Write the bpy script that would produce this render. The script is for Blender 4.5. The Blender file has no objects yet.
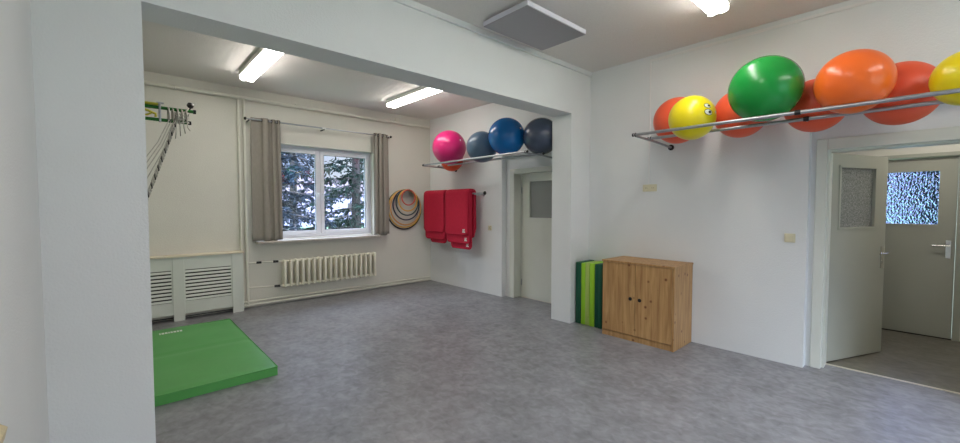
import bpy, bmesh, math, random
from mathutils import Vector, Matrix
random.seed(7)
PI = math.pi
scene = bpy.context.scene
C = scene.collection

# ------------------------------------------------------------------ materials
def new_mat(name):
    m = bpy.data.materials.new(name); m.use_nodes = True
    nt = m.node_tree; nt.nodes.clear()
    out = nt.nodes.new('ShaderNodeOutputMaterial')
    b = nt.nodes.new('ShaderNodeBsdfPrincipled')
    nt.links.new(b.outputs[0], out.inputs[0])
    return m, nt, b
def lin(c):
    return tuple((x/255/12.92 if x/255 <= .04045 else ((x/255+.055)/1.055)**2.4) for x in c)+(1,)
def mat(name, rgb, rough=.5, metal=0, spec=.5, noise=0, nscale=8, bump=0, bscale=200, coat=0, sheen=0, stretch=None):
    m, nt, b = new_mat(name)
    c = lin(rgb)
    b.inputs['Base Color'].default_value = c
    b.inputs['Roughness'].default_value = rough
    b.inputs['Metallic'].default_value = metal
    b.inputs['Specular IOR Level'].default_value = spec
    b.inputs['Coat Weight'].default_value = coat
    b.inputs['Sheen Weight'].default_value = sheen
    tc = nt.nodes.new('ShaderNodeTexCoord'); mp = nt.nodes.new('ShaderNodeMapping')
    nt.links.new(tc.outputs['Object'], mp.inputs[0])
    if stretch: mp.inputs['Scale'].default_value = stretch
    if noise:
        n = nt.nodes.new('ShaderNodeTexNoise'); n.inputs['Scale'].default_value = nscale; n.inputs['Detail'].default_value = 6
        nt.links.new(mp.outputs[0], n.inputs[0])
        r = nt.nodes.new('ShaderNodeValToRGB')
        r.color_ramp.elements[0].position = .3; r.color_ramp.elements[1].position = .7
        r.color_ramp.elements[0].color = tuple(x*(1-noise) for x in c[:3])+(1,)
        r.color_ramp.elements[1].color = tuple(min(1, x*(1+noise)) for x in c[:3])+(1,)
        nt.links.new(n.outputs[0], r.inputs[0]); nt.links.new(r.outputs[0], b.inputs['Base Color'])
    if bump:
        n = nt.nodes.new('ShaderNodeTexNoise'); n.inputs['Scale'].default_value = bscale; n.inputs['Detail'].default_value = 3
        nt.links.new(mp.outputs[0], n.inputs[0])
        bp = nt.nodes.new('ShaderNodeBump'); bp.inputs['Strength'].default_value = bump; bp.inputs['Distance'].default_value = .01
        nt.links.new(n.outputs[0], bp.inputs['Height']); nt.links.new(bp.outputs[0], b.inputs['Normal'])
    return m

M = {}
M['wall'] = mat('wall_paint', (226,228,226), .85, noise=.012, nscale=3, bump=.25, bscale=90, spec=.2)
M['wall_cream'] = mat('wall_paint_cream', (220,218,207), .8, noise=.015, nscale=3, bump=.25, bscale=90, spec=.2)
M['ceiling'] = mat('woodchip_ceiling', (228,224,219), .9, noise=.02, nscale=60, bump=.7, bscale=130, spec=.1)
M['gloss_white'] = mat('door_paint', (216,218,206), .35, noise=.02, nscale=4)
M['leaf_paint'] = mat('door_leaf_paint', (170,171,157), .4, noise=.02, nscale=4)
M['trim_white'] = mat('white_trim', (232,231,228), .5)
M['pipe'] = mat('pipe_paint', (226,224,210), .35, noise=.02)
M['radiator'] = mat('radiator_enamel', (236,233,214), .3, noise=.02)
M['mdf'] = mat('mdf_white', (218,222,212), .45, noise=.015)
M['board_top'] = mat('cover_top', (224,214,190), .45)
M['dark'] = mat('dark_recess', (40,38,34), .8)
M['steel'] = mat('galvanised_steel', (176,178,182), .32, metal=.85, noise=.08, nscale=30)
M['chrome'] = mat('chrome', (205,205,200), .22, metal=1)
M['darkmetal'] = mat('dark_metal', (60,58,55), .4, metal=.7)
M['black'] = mat('black_plastic', (22,22,24), .45)
M['pvc'] = mat('window_pvc', (232,233,240), .3)
M['sill'] = mat('sill_stone', (190,182,170), .4, noise=.1, nscale=30)
M['curtain'] = mat('curtain_linen', (150,144,134), .95, noise=.05, nscale=60, bump=.3, bscale=300, spec=.1, stretch=(1,1,.3))
M['cream_plastic'] = mat('cream_plastic', (216,210,178), .4)
M['red'] = mat('red_foam', (188,34,60), .75, noise=.04, nscale=20, bump=.15, bscale=250, spec=.25)
M['green_vinyl'] = mat('green_vinyl', (84,160,80), .42, noise=.05, nscale=5, bump=.08, bscale=25)
M['white_print'] = mat('white_print', (235,235,230), .5)
M['green_tube'] = mat('green_lacquer', (22,112,30), .35)
M['yellow_strap'] = mat('yellow_strap', (206,196,60), .6)
M['rope'] = mat('rope_fibre', (190,186,176), .95, noise=.1, nscale=90)
M['rope_dark'] = mat('rope_dark_strand', (70,68,66), .95)
M['wood_pale'] = mat('pale_beech', (205,190,150), .5, noise=.06, nscale=12, stretch=(1,12,1))
M['lampwhite'] = mat('lamp_housing', (226,224,218), .4)
M['panelside'] = mat('panel_enamel', (214,214,222), .45)
M['panelface'] = mat('panel_grey_face', (158,156,160), .5)
M['d_green'] = mat('dark_green_vinyl', (8,84,60), .45, bump=.05, bscale=40)
M['lime'] = mat('lime_vinyl', (158,212,48), .45, bump=.05, bscale=40)
M['olive'] = mat('pale_lime_vinyl', (176,200,104), .5, bump=.05, bscale=40)
M['trunk'] = mat('bark', (66,62,62), .9, noise=.3, nscale=12)
M['needle'] = mat('needles', (30,46,40), .9, spec=.1, noise=.3, nscale=3)
M['needle_blue'] = mat('needles_blue', (28,38,48), .9, spec=.1, noise=.3, nscale=3)
M['lawn'] = mat('lawn', (72,104,74), .9, noise=.25, nscale=1.2)
M['road'] = mat('pale_road', (84,88,108), .9, noise=.05, nscale=.3)
M['house'] = mat('pale_render', (128,128,146), .9)
M['roof'] = mat('roof_tiles', (74,66,72), .8)
M['thresh'] = mat('threshold_metal', (222,216,200), .35, metal=.4)

def floor_mat(name, base, vein, rough):
    m, nt, b = new_mat(name)
    tc = nt.nodes.new('ShaderNodeTexCoord')
    mp = nt.nodes.new('ShaderNodeMapping'); mp.inputs['Scale'].default_value = (1.25,1,1)
    nt.links.new(tc.outputs['Object'], mp.inputs[0])
    n1 = nt.nodes.new('ShaderNodeTexNoise'); n1.inputs['Scale'].default_value = 3.2; n1.inputs['Detail'].default_value = 9; n1.inputs['Roughness'].default_value = .62
    n2 = nt.nodes.new('ShaderNodeTexNoise'); n2.inputs['Scale'].default_value = 14; n2.inputs['Detail'].default_value = 8; n2.inputs['Distortion'].default_value = .6
    nt.links.new(mp.outputs[0], n1.inputs[0]); nt.links.new(mp.outputs[0], n2.inputs[0])
    mx = nt.nodes.new('ShaderNodeMath'); mx.operation = 'MULTIPLY_ADD'; mx.inputs[1].default_value = .5
    sc_ = nt.nodes.new('ShaderNodeMath'); sc_.operation = 'MULTIPLY'; sc_.inputs[1].default_value = .5
    nt.links.new(n2.outputs[0], sc_.inputs[0]); nt.links.new(n1.outputs[0], mx.inputs[0]); nt.links.new(sc_.outputs[0], mx.inputs[2])
    r = nt.nodes.new('ShaderNodeValToRGB')
    r.color_ramp.elements[0].position = .36; r.color_ramp.elements[1].position = .64
    r.color_ramp.elements[0].color = lin(base); r.color_ramp.elements[1].color = lin(vein)
    nt.links.new(mx.outputs[0], r.inputs[0]); nt.links.new(r.outputs[0], b.inputs['Base Color'])
    b.inputs['Roughness'].default_value = rough
    b.inputs['Specular IOR Level'].default_value = .45
    bp = nt.nodes.new('ShaderNodeBump'); bp.inputs['Strength'].default_value = .08; bp.inputs['Distance'].default_value = .01
    nt.links.new(n2.outputs[0], bp.inputs['Height']); nt.links.new(bp.outputs[0], b.inputs['Normal'])
    return m
M['floor'] = floor_mat('grey_vinyl_floor', (112,112,114), (150,150,154), .36)
M['hall_floor'] = floor_mat('hall_lino', (98,95,84), (126,122,110), .45)

def wood():
    m, nt, b = new_mat('knotty_pine')
    tc = nt.nodes.new('ShaderNodeTexCoord')
    mp = nt.nodes.new('ShaderNodeMapping'); mp.inputs['Scale'].default_value = (14,14,1.1)
    nt.links.new(tc.outputs['Object'], mp.inputs[0])
    n = nt.nodes.new('ShaderNodeTexNoise'); n.inputs['Scale'].default_value = 2.2; n.inputs['Detail'].default_value = 5; n.inputs['Distortion'].default_value = .5
    nt.links.new(mp.outputs[0], n.inputs[0])
    r = nt.nodes.new('ShaderNodeValToRGB')
    r.color_ramp.elements[0].position = .3; r.color_ramp.elements[0].color = lin((158,116,70))
    r.color_ramp.elements[1].position = .68; r.color_ramp.elements[1].color = lin((196,156,104))
    nt.links.new(n.outputs[0], r.inputs[0])
    v = nt.nodes.new('ShaderNodeTexVoronoi'); v.inputs['Scale'].default_value = 8.5; v.inputs['Randomness'].default_value = 1
    nt.links.new(tc.outputs['Object'], v.inputs[0])
    r2 = nt.nodes.new('ShaderNodeValToRGB')
    r2.color_ramp.elements[0].position = .05; r2.color_ramp.elements[0].color = (1,1,1,1)
    r2.color_ramp.elements[1].position = .17; r2.color_ramp.elements[1].color = (0,0,0,1)
    nt.links.new(v.outputs['Distance'], r2.inputs[0])
    mx = nt.nodes.new('ShaderNodeMix'); mx.data_type = 'RGBA'
    mx.inputs[7].default_value = lin((110,62,28))
    nt.links.new(r2.outputs[0], mx.inputs[0]); nt.links.new(r.outputs[0], mx.inputs[6]); nt.links.new(mx.outputs[2], b.inputs['Base Color'])
    b.inputs['Roughness'].default_value = .45
    return m
M['pine'] = wood()

def ball_mat(name, rgb, rough=.28):
    m, nt, b = new_mat(name)
    b.inputs['Base Color'].default_value = lin(rgb); b.inputs['Roughness'].default_value = rough
    b.inputs['Subsurface Weight'].default_value = .0
    n = nt.nodes.new('ShaderNodeTexNoise'); n.inputs['Scale'].default_value = 4; n.inputs['Detail'].default_value = 4
    tc = nt.nodes.new('ShaderNodeTexCoord'); nt.links.new(tc.outputs['Object'], n.inputs[0])
    bp = nt.nodes.new('ShaderNodeBump'); bp.inputs['Strength'].default_value = .05; bp.inputs['Distance'].default_value = .02
    nt.links.new(n.outputs[0], bp.inputs['Height']); nt.links.new(bp.outputs[0], b.inputs['Normal'])
    return m
B = {'orange': ball_mat('orange_rubber', (248,112,40)), 'darkorange': ball_mat('coral_orange_rubber', (236,92,56), .42),
     'yellow': ball_mat('yellow_rubber', (236,216,24)), 'green': ball_mat('green_rubber', (22,146,58), .26),
     'pink': ball_mat('magenta_rubber', (208,34,112)), 'slate': ball_mat('slate_rubber', (78,100,122)),
     'blue': ball_mat('blue_rubber', (10,98,164), .22), 'charcoal': ball_mat('charcoal_rubber', (66,76,94), .22)}

def emit(name, rgb, s):
    m = bpy.data.materials.new(name); m.use_nodes = True; nt = m.node_tree; nt.nodes.clear()
    o = nt.nodes.new('ShaderNodeOutputMaterial'); e = nt.nodes.new('ShaderNodeEmission')
    e.inputs[0].default_value = lin(rgb); e.inputs[1].default_value = s
    nt.links.new(e.outputs[0], o.inputs[0]); return m
M['tube_light'] = emit('lamp_diffuser', (254,248,241), 20)

def clear_glass():
    m = bpy.data.materials.new('window_glass'); m.use_nodes = True; nt = m.node_tree; nt.nodes.clear()
    o = nt.nodes.new('ShaderNodeOutputMaterial'); t = nt.nodes.new('ShaderNodeBsdfTransparent'); g = nt.nodes.new('ShaderNodeBsdfGlossy')
    t.inputs[0].default_value = (.93,.96,.97,1); g.inputs['Roughness'].default_value = .02
    mx = nt.nodes.new('ShaderNodeMixShader'); mx.inputs[0].default_value = .05
    nt.links.new(t.outputs[0], mx.inputs[1]); nt.links.new(g.outputs[0], mx.inputs[2]); nt.links.new(mx.outputs[0], o.inputs[0])
    return m
M['glass'] = clear_glass()
def textured_glass(name, rgb, scale, strength, rough):
    m, nt, b = new_mat(name)
    b.inputs['Base Color'].default_value = lin(rgb); b.inputs['Roughness'].default_value = rough
    b.inputs['Transmission Weight'].default_value = 1; b.inputs['IOR'].default_value = 1.45
    tc = nt.nodes.new('ShaderNodeTexCoord'); mp = nt.nodes.new('ShaderNodeMapping'); mp.inputs['Scale'].default_value = (1,1,.6)
    nt.links.new(tc.outputs['Object'], mp.inputs[0])
    v = nt.nodes.new('ShaderNodeTexVoronoi'); v.inputs['Scale'].default_value = scale; v.feature = 'SMOOTH_F1'
    nt.links.new(mp.outputs[0], v.inputs[0])
    bp = nt.nodes.new('ShaderNodeBump'); bp.inputs['Strength'].default_value = strength; bp.inputs['Distance'].default_value = .02
    nt.links.new(v.outputs['Distance'], bp.inputs['Height']); nt.links.new(bp.outputs[0], b.inputs['Normal'])
    return m
M['frost'] = textured_glass('patterned_glass', (176,190,235), 62, 1.0, .02)
def obscure():
    m, nt, b = new_mat('obscured_glass')
    tc = nt.nodes.new('ShaderNodeTexCoord')
    v = nt.nodes.new('ShaderNodeTexNoise'); v.inputs['Scale'].default_value = 90; v.inputs['Detail'].default_value = 2
    nt.links.new(tc.outputs['Object'], v.inputs[0])
    r = nt.nodes.new('ShaderNodeValToRGB'); r.color_ramp.elements[0].position = .35; r.color_ramp.elements[1].position = .7
    r.color_ramp.elements[0].color = lin((112,114,110)); r.color_ramp.elements[1].color = lin((172,174,168))
    nt.links.new(v.outputs[0], r.inputs[0]); nt.links.new(r.outputs[0], b.inputs['Base Color'])
    b.inputs['Roughness'].default_value = .18
    bp = nt.nodes.new('ShaderNodeBump'); bp.inputs['Strength'].default_value = .6; bp.inputs['Distance'].default_value = .01
    nt.links.new(v.outputs[0], bp.inputs['Height']); nt.links.new(bp.outputs[0], b.inputs['Normal'])
    return m
M['obscure'] = obscure()

# ------------------------------------------------------------------ mesh helpers
def bm_new(): return bmesh.new()
def box(bm, x0, x1, y0, y1, z0, z1, bev=0):
    vs = [bm.verts.new((x, y, z)) for x in (x0, x1) for y in (y0, y1) for z in (z0, z1)]
    F = [(0,1,3,2),(4,6,7,5),(0,4,5,1),(2,3,7,6),(0,2,6,4),(1,5,7,3)]
    fs = [bm.faces.new([vs[i] for i in f]) for f in F]
    if bev:
        es = set(e for f in fs for e in f.edges)
        bmesh.ops.bevel(bm, geom=list(es), offset=bev, segments=2, affect='EDGES', profile=.5)
    return bm
def tube(bm, pts, r, seg=12, cap=True, radii=None):
    pts = [Vector(p) for p in pts]; rings = []
    n = len(pts)
    prev = None
    for i, p in enumerate(pts):
        d = (pts[min(i+1, n-1)]-pts[max(i-1, 0)]).normalized()
        if prev is None:
            a = Vector((0,0,1)) if abs(d.z) < .9 else Vector((1,0,0))
            u = d.cross(a).normalized()
        else:
            u = (prev-d*prev.dot(d)).normalized()
        prev = u; w = d.cross(u)
        rr = radii[i] if radii else r
        rings.append([bm.verts.new(p+(u*math.cos(2*PI*k/seg)+w*math.sin(2*PI*k/seg))*rr) for k in range(seg)])
    for a, b in zip(rings, rings[1:]):
        for k in range(seg): bm.faces.new((a[k], a[(k+1) % seg], b[(k+1) % seg], b[k]))
    if cap:
        bm.faces.new(rings[0][::-1]); bm.faces.new(rings[-1])
    return bm
def ring(bm, c, R, r, axis='y', seg=48, s2=8):
    vs = []
    for i in range(seg):
        a = 2*PI*i/seg; row = []
        for j in range(s2):
            b = 2*PI*j/s2; q = R+r*math.cos(b); h = r*math.sin(b)
            if axis == 'y': p = (c[0]+q*math.cos(a), c[1]+h, c[2]+q*math.sin(a))
            elif axis == 'x': p = (c[0]+h, c[1]+q*math.cos(a), c[2]+q*math.sin(a))
            else: p = (c[0]+q*math.cos(a), c[1]+q*math.sin(a), c[2]+h)
            row.append(bm.verts.new(p))
        vs.append(row)
    for i in range(seg):
        for j in range(s2):
            bm.faces.new((vs[i][j], vs[(i+1) % seg][j], vs[(i+1) % seg][(j+1) % s2], vs[i][(j+1) % s2]))
    return bm
def lathe(bm, prof, c=(0,0,0), seg=40, rot=None):
    """prof: list of (radius, height) about local z"""
    rows = []
    R_ = rot or Matrix.Identity(3)
    for r, h in prof:
        if r < 1e-6: rows.append([bm.verts.new(Vector(c)+R_@Vector((0,0,h)))])
        else: rows.append([bm.verts.new(Vector(c)+R_@Vector((r*math.cos(2*PI*k/seg), r*math.sin(2*PI*k/seg), h))) for k in range(seg)])
    for a, b in zip(rows, rows[1:]):
        for k in range(seg):
            k2 = (k+1) % seg
            if len(a) == 1 and len(b) == 1: continue
            if len(a) == 1: bm.faces.new((a[0], b[k2], b[k]))
            elif len(b) == 1: bm.faces.new((a[k], a[k2], b[0]))
            else: bm.faces.new((a[k], a[k2], b[k2], b[k]))
    return bm
def obj(name, bm, m, parent=None, smooth=False, loc=None):
    bmesh.ops.recalc_face_normals(bm, faces=bm.faces)
    me = bpy.data.meshes.new(name); bm.to_mesh(me); bm.free()
    if isinstance(m, str): m = M[m]
    me.materials.append(m)
    if smooth:
        for p in me.polygons: p.use_smooth = True
        if smooth == 'auto':
            try: me.set_sharp_from_angle(angle=math.radians(40))
            except Exception: pass
    o = bpy.data.objects.new(name, me); C.objects.link(o)
    if parent is not None:
        o.parent = parent
        o.matrix_parent_inverse = parent_world(parent).inverted()
    if loc: o.location = loc
    return o
def parent_world(p):
    w = Matrix.LocRotScale(p.location, p.rotation_euler, p.scale)
    if p.parent: w = parent_world(p.parent) @ p.matrix_parent_inverse @ w
    return w
def _recentre(o):
    """origin of a top-level mesh to its bottom centre"""
    me = o.data; xs = [v.co for v in me.vertices]
    c = Vector(((min(v.x for v in xs)+max(v.x for v in xs))/2, (min(v.y for v in xs)+max(v.y for v in xs))/2, min(v.z for v in xs)))
    me.transform(Matrix.Translation(-c)); o.location = c
def tag(o, label=None, cat=None, group=None, kind=None):
    if label: o['label'] = label
    if cat: o['category'] = cat
    if group: o['group'] = group
    if kind: o['kind'] = kind
    return o
def thing(name, label, cat, loc=(0,0,0), group=None, rz=0):
    o = bpy.data.objects.new(name, None); C.objects.link(o); o.empty_display_size = .1
    o.location = loc; o.rotation_euler = (0,0,rz)
    return tag(o, label, cat, group)
def struct(name, bm, m, parent=None, label=None, smooth=False):
    o = obj(name, bm, m, parent, smooth)
    if parent is None:
        o['kind'] = 'structure'; 
        if label: o['label'] = label
    return o
def copy_tree(o, loc=None):
    c = o.copy(); C.objects.link(c)
    for ch in list(o.children):
        d = ch.copy(); C.objects.link(d); d.parent = c
        for g in list(ch.children):
            e = g.copy(); C.objects.link(e); e.parent = d
    if loc: c.location = loc
    return c

# ------------------------------------------------------------------ room dimensions
W = 4.66; YB = 2.986; YC = 3.282; D = 6.637; ZC = 3.241; ZC2 = 3.2; XL = -.29; XLB = -.75; PX = 4.24; YF = -3.0
OUT = 5.0     # outer face of the right wall
# floor and ceilings
struct('floor', box(bm_new(), XLB-.3, 4.935, YF-.3, D+.02, -.1, 0), 'floor')
struct('floor_hall', box(bm_new(), 4.935, 7.0, -1.4, 1.9, -.1, -.001), 'hall_floor')
struct('ceiling', box(bm_new(), XL-.3, OUT, YF-.3, YB+.05, ZC, ZC+.2), 'ceiling')
struct('ceiling_alcove', box(bm_new(), XLB-.3, OUT, YC-.05, D+.4, ZC2, ZC2+.24), 'ceiling')
# left walls
struct('wall_left', box(bm_new(), XL-.3, XL, YF-.3, YB, 0, ZC), 'wall')
struct('wall_alcove_left', box(bm_new(), XLB-.3, XLB, YC, D+.35, 0, ZC2), 'wall_cream')
# dividing wall: left pier, header beam, right pier
struct('wall_divider', box(bm_new(), XLB-.3, .133, YB, YC, 0, ZC), 'wall')
b = bm_new(); box(b, .133, W, YB, YC, 2.652, ZC); struct('trim_1', b, 'wall')
struct('wall_pier', box(bm_new(), PX, W, YB, YC, 0, 2.652), 'wall')
b = bm_new(); box(b, XL, W, YB-.022, YB, ZC-.055, ZC); struct('trim_2', b, 'wall')
# rear wall behind the camera, with an unseen window added to light the room
b = bm_new()
WX0, WX1, WZ0, WZ1 = .9, 3.9, .85, 2.6
box(b, XL-.3, WX0, YF-.3, YF, 0, ZC); box(b, WX1, OUT, YF-.3, YF, 0, ZC); box(b, WX0, WX1, YF-.3, YF, 0, WZ0); box(b, WX0, WX1, YF-.3, YF, WZ1, ZC)
struct('wall_front', b, 'wall')
# right wall pieces around the two door niches
b = bm_new()
N1a, N1b, NZ = -.47, .712, 2.3          # right door niche
N2a, N2b = 3.36, 4.625                   # alcove door niche
box(b, W, OUT, YF-.3, N1a, 0, ZC)
box(b, W, OUT, N1b, N2a, 0, ZC)
box(b, W, OUT, N2b, D+.35, 0, ZC2)
box(b, W, OUT, N1a, N1b, NZ, ZC); box(b, W, OUT, N2a, N2b, NZ, ZC2)
# niche backs around the frames
box(b, 4.76, 4.93, .675, N1b, 0, NZ); box(b, 4.76, 4.93, N1a, -.40, 0, NZ); box(b, 4.76, 4.93, -.40, .675, 2.10, NZ)
box(b, 4.76, 4.95, 4.53, N2b, 0, NZ); box(b, 4.76, 4.95, N2a, 3.42, 0, NZ); box(b, 4.76, 4.95, 3.42, 4.53, 2.08, NZ)
struct('wall_right', b, 'wall')
# back wall with window opening
wx0, wx1, wz0, wz1 = 1.60, 3.44, .99, 2.455
b = bm_new()
T = .36
box(b, XLB-.3, wx0, D, D+T, 0, ZC2); box(b, wx1, OUT, D, D+T, 0, ZC2)
box(b, wx0, wx1, D, D+T, 0, wz0); box(b, wx0, wx1, D, D+T, wz1, ZC2)
struct('wall_back', b, 'wall_cream')
# hall
b = bm_new()
box(b, OUT, 7.1, 1.75, 1.9, 0, 2.75); box(b, OUT, 7.1, -1.55, -1.4, 0, 2.75)
HX = 6.86
box(b, HX, HX+.2, .55, 1.75, 0, 2.75); box(b, HX, HX+.2, -1.4, -.29, 0, 2.75); box(b, HX, HX+.2, -.29, .55, 2.08, 2.75)
struct('wall_hall', b, 'wall_cream')
struct('ceiling_hall', box(bm_new(), OUT, 7.1, -1.55, 1.9, 2.75, 2.9), 'wall_cream')

# ------------------------------------------------------------------ windows
def window(name, x0, x1, z0, z1, yc, n, depth=.07, fr=.062, sash=.058, handles=True, flip=1, sashes=None):
    """pvc window, frame in plane y=yc"""
    b = bm_new()
    box(b, x0, x0+fr, yc, yc+depth, z0, z1); box(b, x1-fr, x1, yc, yc+depth, z0, z1)
    box(b, x0+fr, x1-fr, yc, yc+depth, z0, z0+fr); box(b, x0+fr, x1-fr, yc, yc+depth, z1-fr, z1)
    w = (x1-x0)/n
    for i in range(1, n): box(b, x0+w*i-.022, x0+w*i+.022, yc, yc+depth, z0+fr, z1-fr)
    root = struct(name, b, 'pvc')
    for i in range(n):
        a = x0+w*i+(fr if i == 0 else .022)-.012; c = x0+w*(i+1)-(fr if i == n-1 else .022)+.012
        s = bm_new(); ya = yc-.018*flip if flip > 0 else yc+.01; yb_ = ya+.07
        zz0, zz1 = z0+fr-.012, z1-fr+.012
        box(s, a, a+sash, ya, yb_, zz0, zz1, .006); box(s, c-sash, c, ya, yb_, zz0, zz1, .006)
        box(s, a+sash, c-sash, ya, yb_, zz0, zz0+sash, .006); box(s, a+sash, c-sash, ya, yb_, zz1-sash, zz1, .006)
        so = obj('window_sash', s, 'pvc', root)
        obj('window_pane', box(bm_new(), a+sash-.005, c-sash+.005, ya+.03, ya+.04, zz0+sash-.005, zz1-sash+.005), 'glass', so)
        sp = bm_new(); g = .006
        box(sp, a+sash, a+sash+g, ya+.012, ya+.03, zz0+sash, zz1-sash); box(sp, c-sash-g, c-sash, ya+.012, ya+.03, zz0+sash, zz1-sash)
        box(sp, a+sash, c-sash, ya+.012, ya+.03, zz0+sash, zz0+sash+g); box(sp, a+sash, c-sash, ya+.012, ya+.03, zz1-sash-g, zz1-sash)
        obj('glazing_gasket', sp, 'darkmetal', so)
        if handles:
            hx = c-sash/2 if i == 0 else a+sash/2
            h = bm_new(); zc = (z0+z1)/2-.03
            box(h, hx-.013, hx+.013, ya-.012, ya, zc-.035, zc+.035, .003); box(h, hx-.009, hx+.009, ya-.045, ya-.012, zc-.01, zc+.01, .002)
            box(h, hx-.010, hx+.010, ya-.055, ya-.038, zc-.115, zc+.012, .004)
            obj('window_handle', h, 'pvc', so)
    return root
window('window_1', wx0, wx1, wz0, wz1, 6.775, 2)
window('window_added', WX0, WX1, WZ0, WZ1, YF-.16, 3)  # added behind the camera, out of view, to let daylight in
# sills
b = bm_new(); box(b, 1.50, 3.47, 6.455, 6.775, .945, .978, .006)
so = struct('trim_3', b, 'sill'); so['label'] = 'grey stone sill under the alcove window'
b = bm_new(); box(b, WX0-.05, WX1+.05, YF-.16, YF+.14, WZ0-.03, WZ0, .006); struct('trim_4', b, 'sill')

# ------------------------------------------------------------------ doors
def lever(bm, P, n, t, plate_h=.22, L=.12):
    """P centre of handle on the face, n = outward normal, t = direction of the lever"""
    P = Vector(P); n = Vector(n).normalized(); t = Vector(t).normalized(); z = Vector((0,0,1))
    def obox(c, a, bb, cc):
        vs = [bm.verts.new(c+t*(sa*a)+n*(sb*bb)+z*(s*cc)) for sa in (-1,1) for sb in (-1,1) for s in (-1,1)]
        for f in [(0,1,3,2),(4,6,7,5),(0,4,5,1),(2,3,7,6),(0,2,6,4),(1,5,7,3)]: bm.faces.new([vs[i] for i in f])
    obox(P+n*.004-z*.04, .019, .004, plate_h/2)
    tube(bm, [P+n*.004, P+n*.05], .009, 10)
    tube(bm, [P+n*.05-t*.006, P+n*.052+t*.03, P+n*.05+t*L], .008, 10)
    tube(bm, [P+n*.003-z*.085, P+n*.016-z*.085], .01, 10)
    return bm
# door 1: casing in the right niche, leaf swung into the hall
b = bm_new(); cx = 4.742
box(b, cx, 4.95, .598, .675, 0, 2.10, .006); box(b, cx, 4.95, -.40, -.325, 0, 2.10, .006); box(b, cx, 4.95, -.325, .598, 2.0, 2.10, .006)
box(b, 4.80, 4.95, .582, .598, 0, 2.0); box(b, 4.80, 4.95, -.325, -.309, 0, 2.0); box(b, 4.80, 4.95, -.309, .582, 1.985, 2.0)
d1 = struct('door_1', b, 'gloss_white'); d1['label'] = 'open doorway to the hall with white casing and swung leaf'
obj('threshold_strip', box(bm_new(), 4.925, 4.95, -.31, .585, 0, .006), 'thresh', d1)
def leaf_mesh(L, t, h, g0, g1, gz0, gz1, zb=.012):
    """panel in local x (0..L), y (0..t), with glazed opening"""
    b = bm_new()
    box(b, 0, g0, 0, t, zb, h); box(b, g1, L, 0, t, zb, h); box(b, g0, g1, 0, t, zb, gz0); box(b, g0, g1, 0, t, gz1, h)
    return b
def bead_mesh(t, g0, g1, gz0, gz1, w=.022, p=.008):
    b = bm_new()
    for (y0, y1) in ((-p, 0), (t, t+p)):
        box(b, g0-w, g0, y0, y1, gz0-w, gz1+w); box(b, g1, g1+w, y0, y1, gz0-w, gz1+w)
        box(b, g0, g1, y0, y1, gz0-w, gz0); box(b, g0, g1, y0, y1, gz1, gz1+w)
    return b
def leaf(parent, hinge, ang, L, h, g0, g1, gz0, gz1, glass, side=1, hz=1.02, paint='leaf_paint', t=.04, plate=.22):
    mt = Matrix.Translation(Vector(hinge)) @ Matrix.Rotation(ang, 4, 'Z')
    def put(name, bmx, m, par, **k):
        bmesh.ops.transform(bmx, matrix=mt, verts=bmx.verts); return obj(name, bmx, m, par, **k)
    lf = put('door_leaf', leaf_mesh(L, t, h, g0, g1, gz0, gz1), paint, parent)
    put('glass_pane', box(bm_new(), g0, g1, t/2-.003, t/2+.003, gz0, gz1), glass, lf)
    put('glazing_bead', bead_mesh(t, g0, g1, gz0, gz1), paint, lf)
    hb = bm_new(); 
    lever(hb, (L-.05, 0, hz), (0,-1,0), (-1,0,0), plate); lever(hb, (L-.05, t, hz), (0,1,0), (-1,0,0), plate)
    put('door_handle', hb, 'chrome', lf, smooth='auto')
    hg = bm_new()
    for z in (.25, 1.75): tube(hg, [(-.005, -.008, z-.05), (-.005, -.008, z+.05)], .008, 8)
    put('door_hinge', hg, 'steel', lf, smooth=True)
    return lf
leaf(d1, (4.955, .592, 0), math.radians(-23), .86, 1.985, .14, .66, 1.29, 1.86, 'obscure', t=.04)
# door 2: closed door in the alcove niche
b = bm_new()
box(b, 4.742, 4.95, 4.43, 4.53, 0, 2.085, .006); box(b, 4.742, 4.95, 3.42, 3.50, 0, 2.085, .006); box(b, 4.742, 4.95, 3.50, 4.43, 2.01, 2.085, .006)
box(b, 4.90, 4.95, 4.40, 4.43, 0, 2.01); box(b, 4.90, 4.95, 3.50, 3.53, 0, 2.01); box(b, 4.90, 4.95, 3.53, 4.40, 1.985, 2.01)
d2 = struct('door_2', b, 'gloss_white')
leaf(d2, (4.905, 4.398, 0), math.radians(-90), .865, 1.984, .16, .71, 1.31, 1.885, 'obscure', paint='gloss_white')
obj('backing_panel', box(bm_new(), 4.99, 5.02, 3.3, 4.65, 0, 2.1), 'wall', d2)
obj('threshold_strip', box(bm_new(), 4.90, 4.95, 3.53, 4.40, 0, .011), 'thresh', d2)
# door 3: hall end door with bright patterned glass
b = bm_new()
box(b, HX-.02, HX+.1, .46, .55, 0, 2.08); box(b, HX-.02, HX+.1, -.30, -.245, 0, 2.08); box(b, HX-.02, HX+.1, -.245, .46, 2.05, 2.08); box(b, HX-.045, HX-.02, -.32, .57, 2.05, 2.09)
d3 = struct('door_3', b, 'leaf_paint')
obj('threshold_strip', box(bm_new(), HX-.01, HX+.06, -.245, .46, -.001, .0115), 'darkmetal', d3)
mt_leaf = leaf(d3, (HX+.005, .458, 0), math.radians(-90), .70, 2.045, .10, .565, 1.285, 1.89, 'frost', paint='leaf_paint', hz=1.05, plate=.2)

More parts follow.
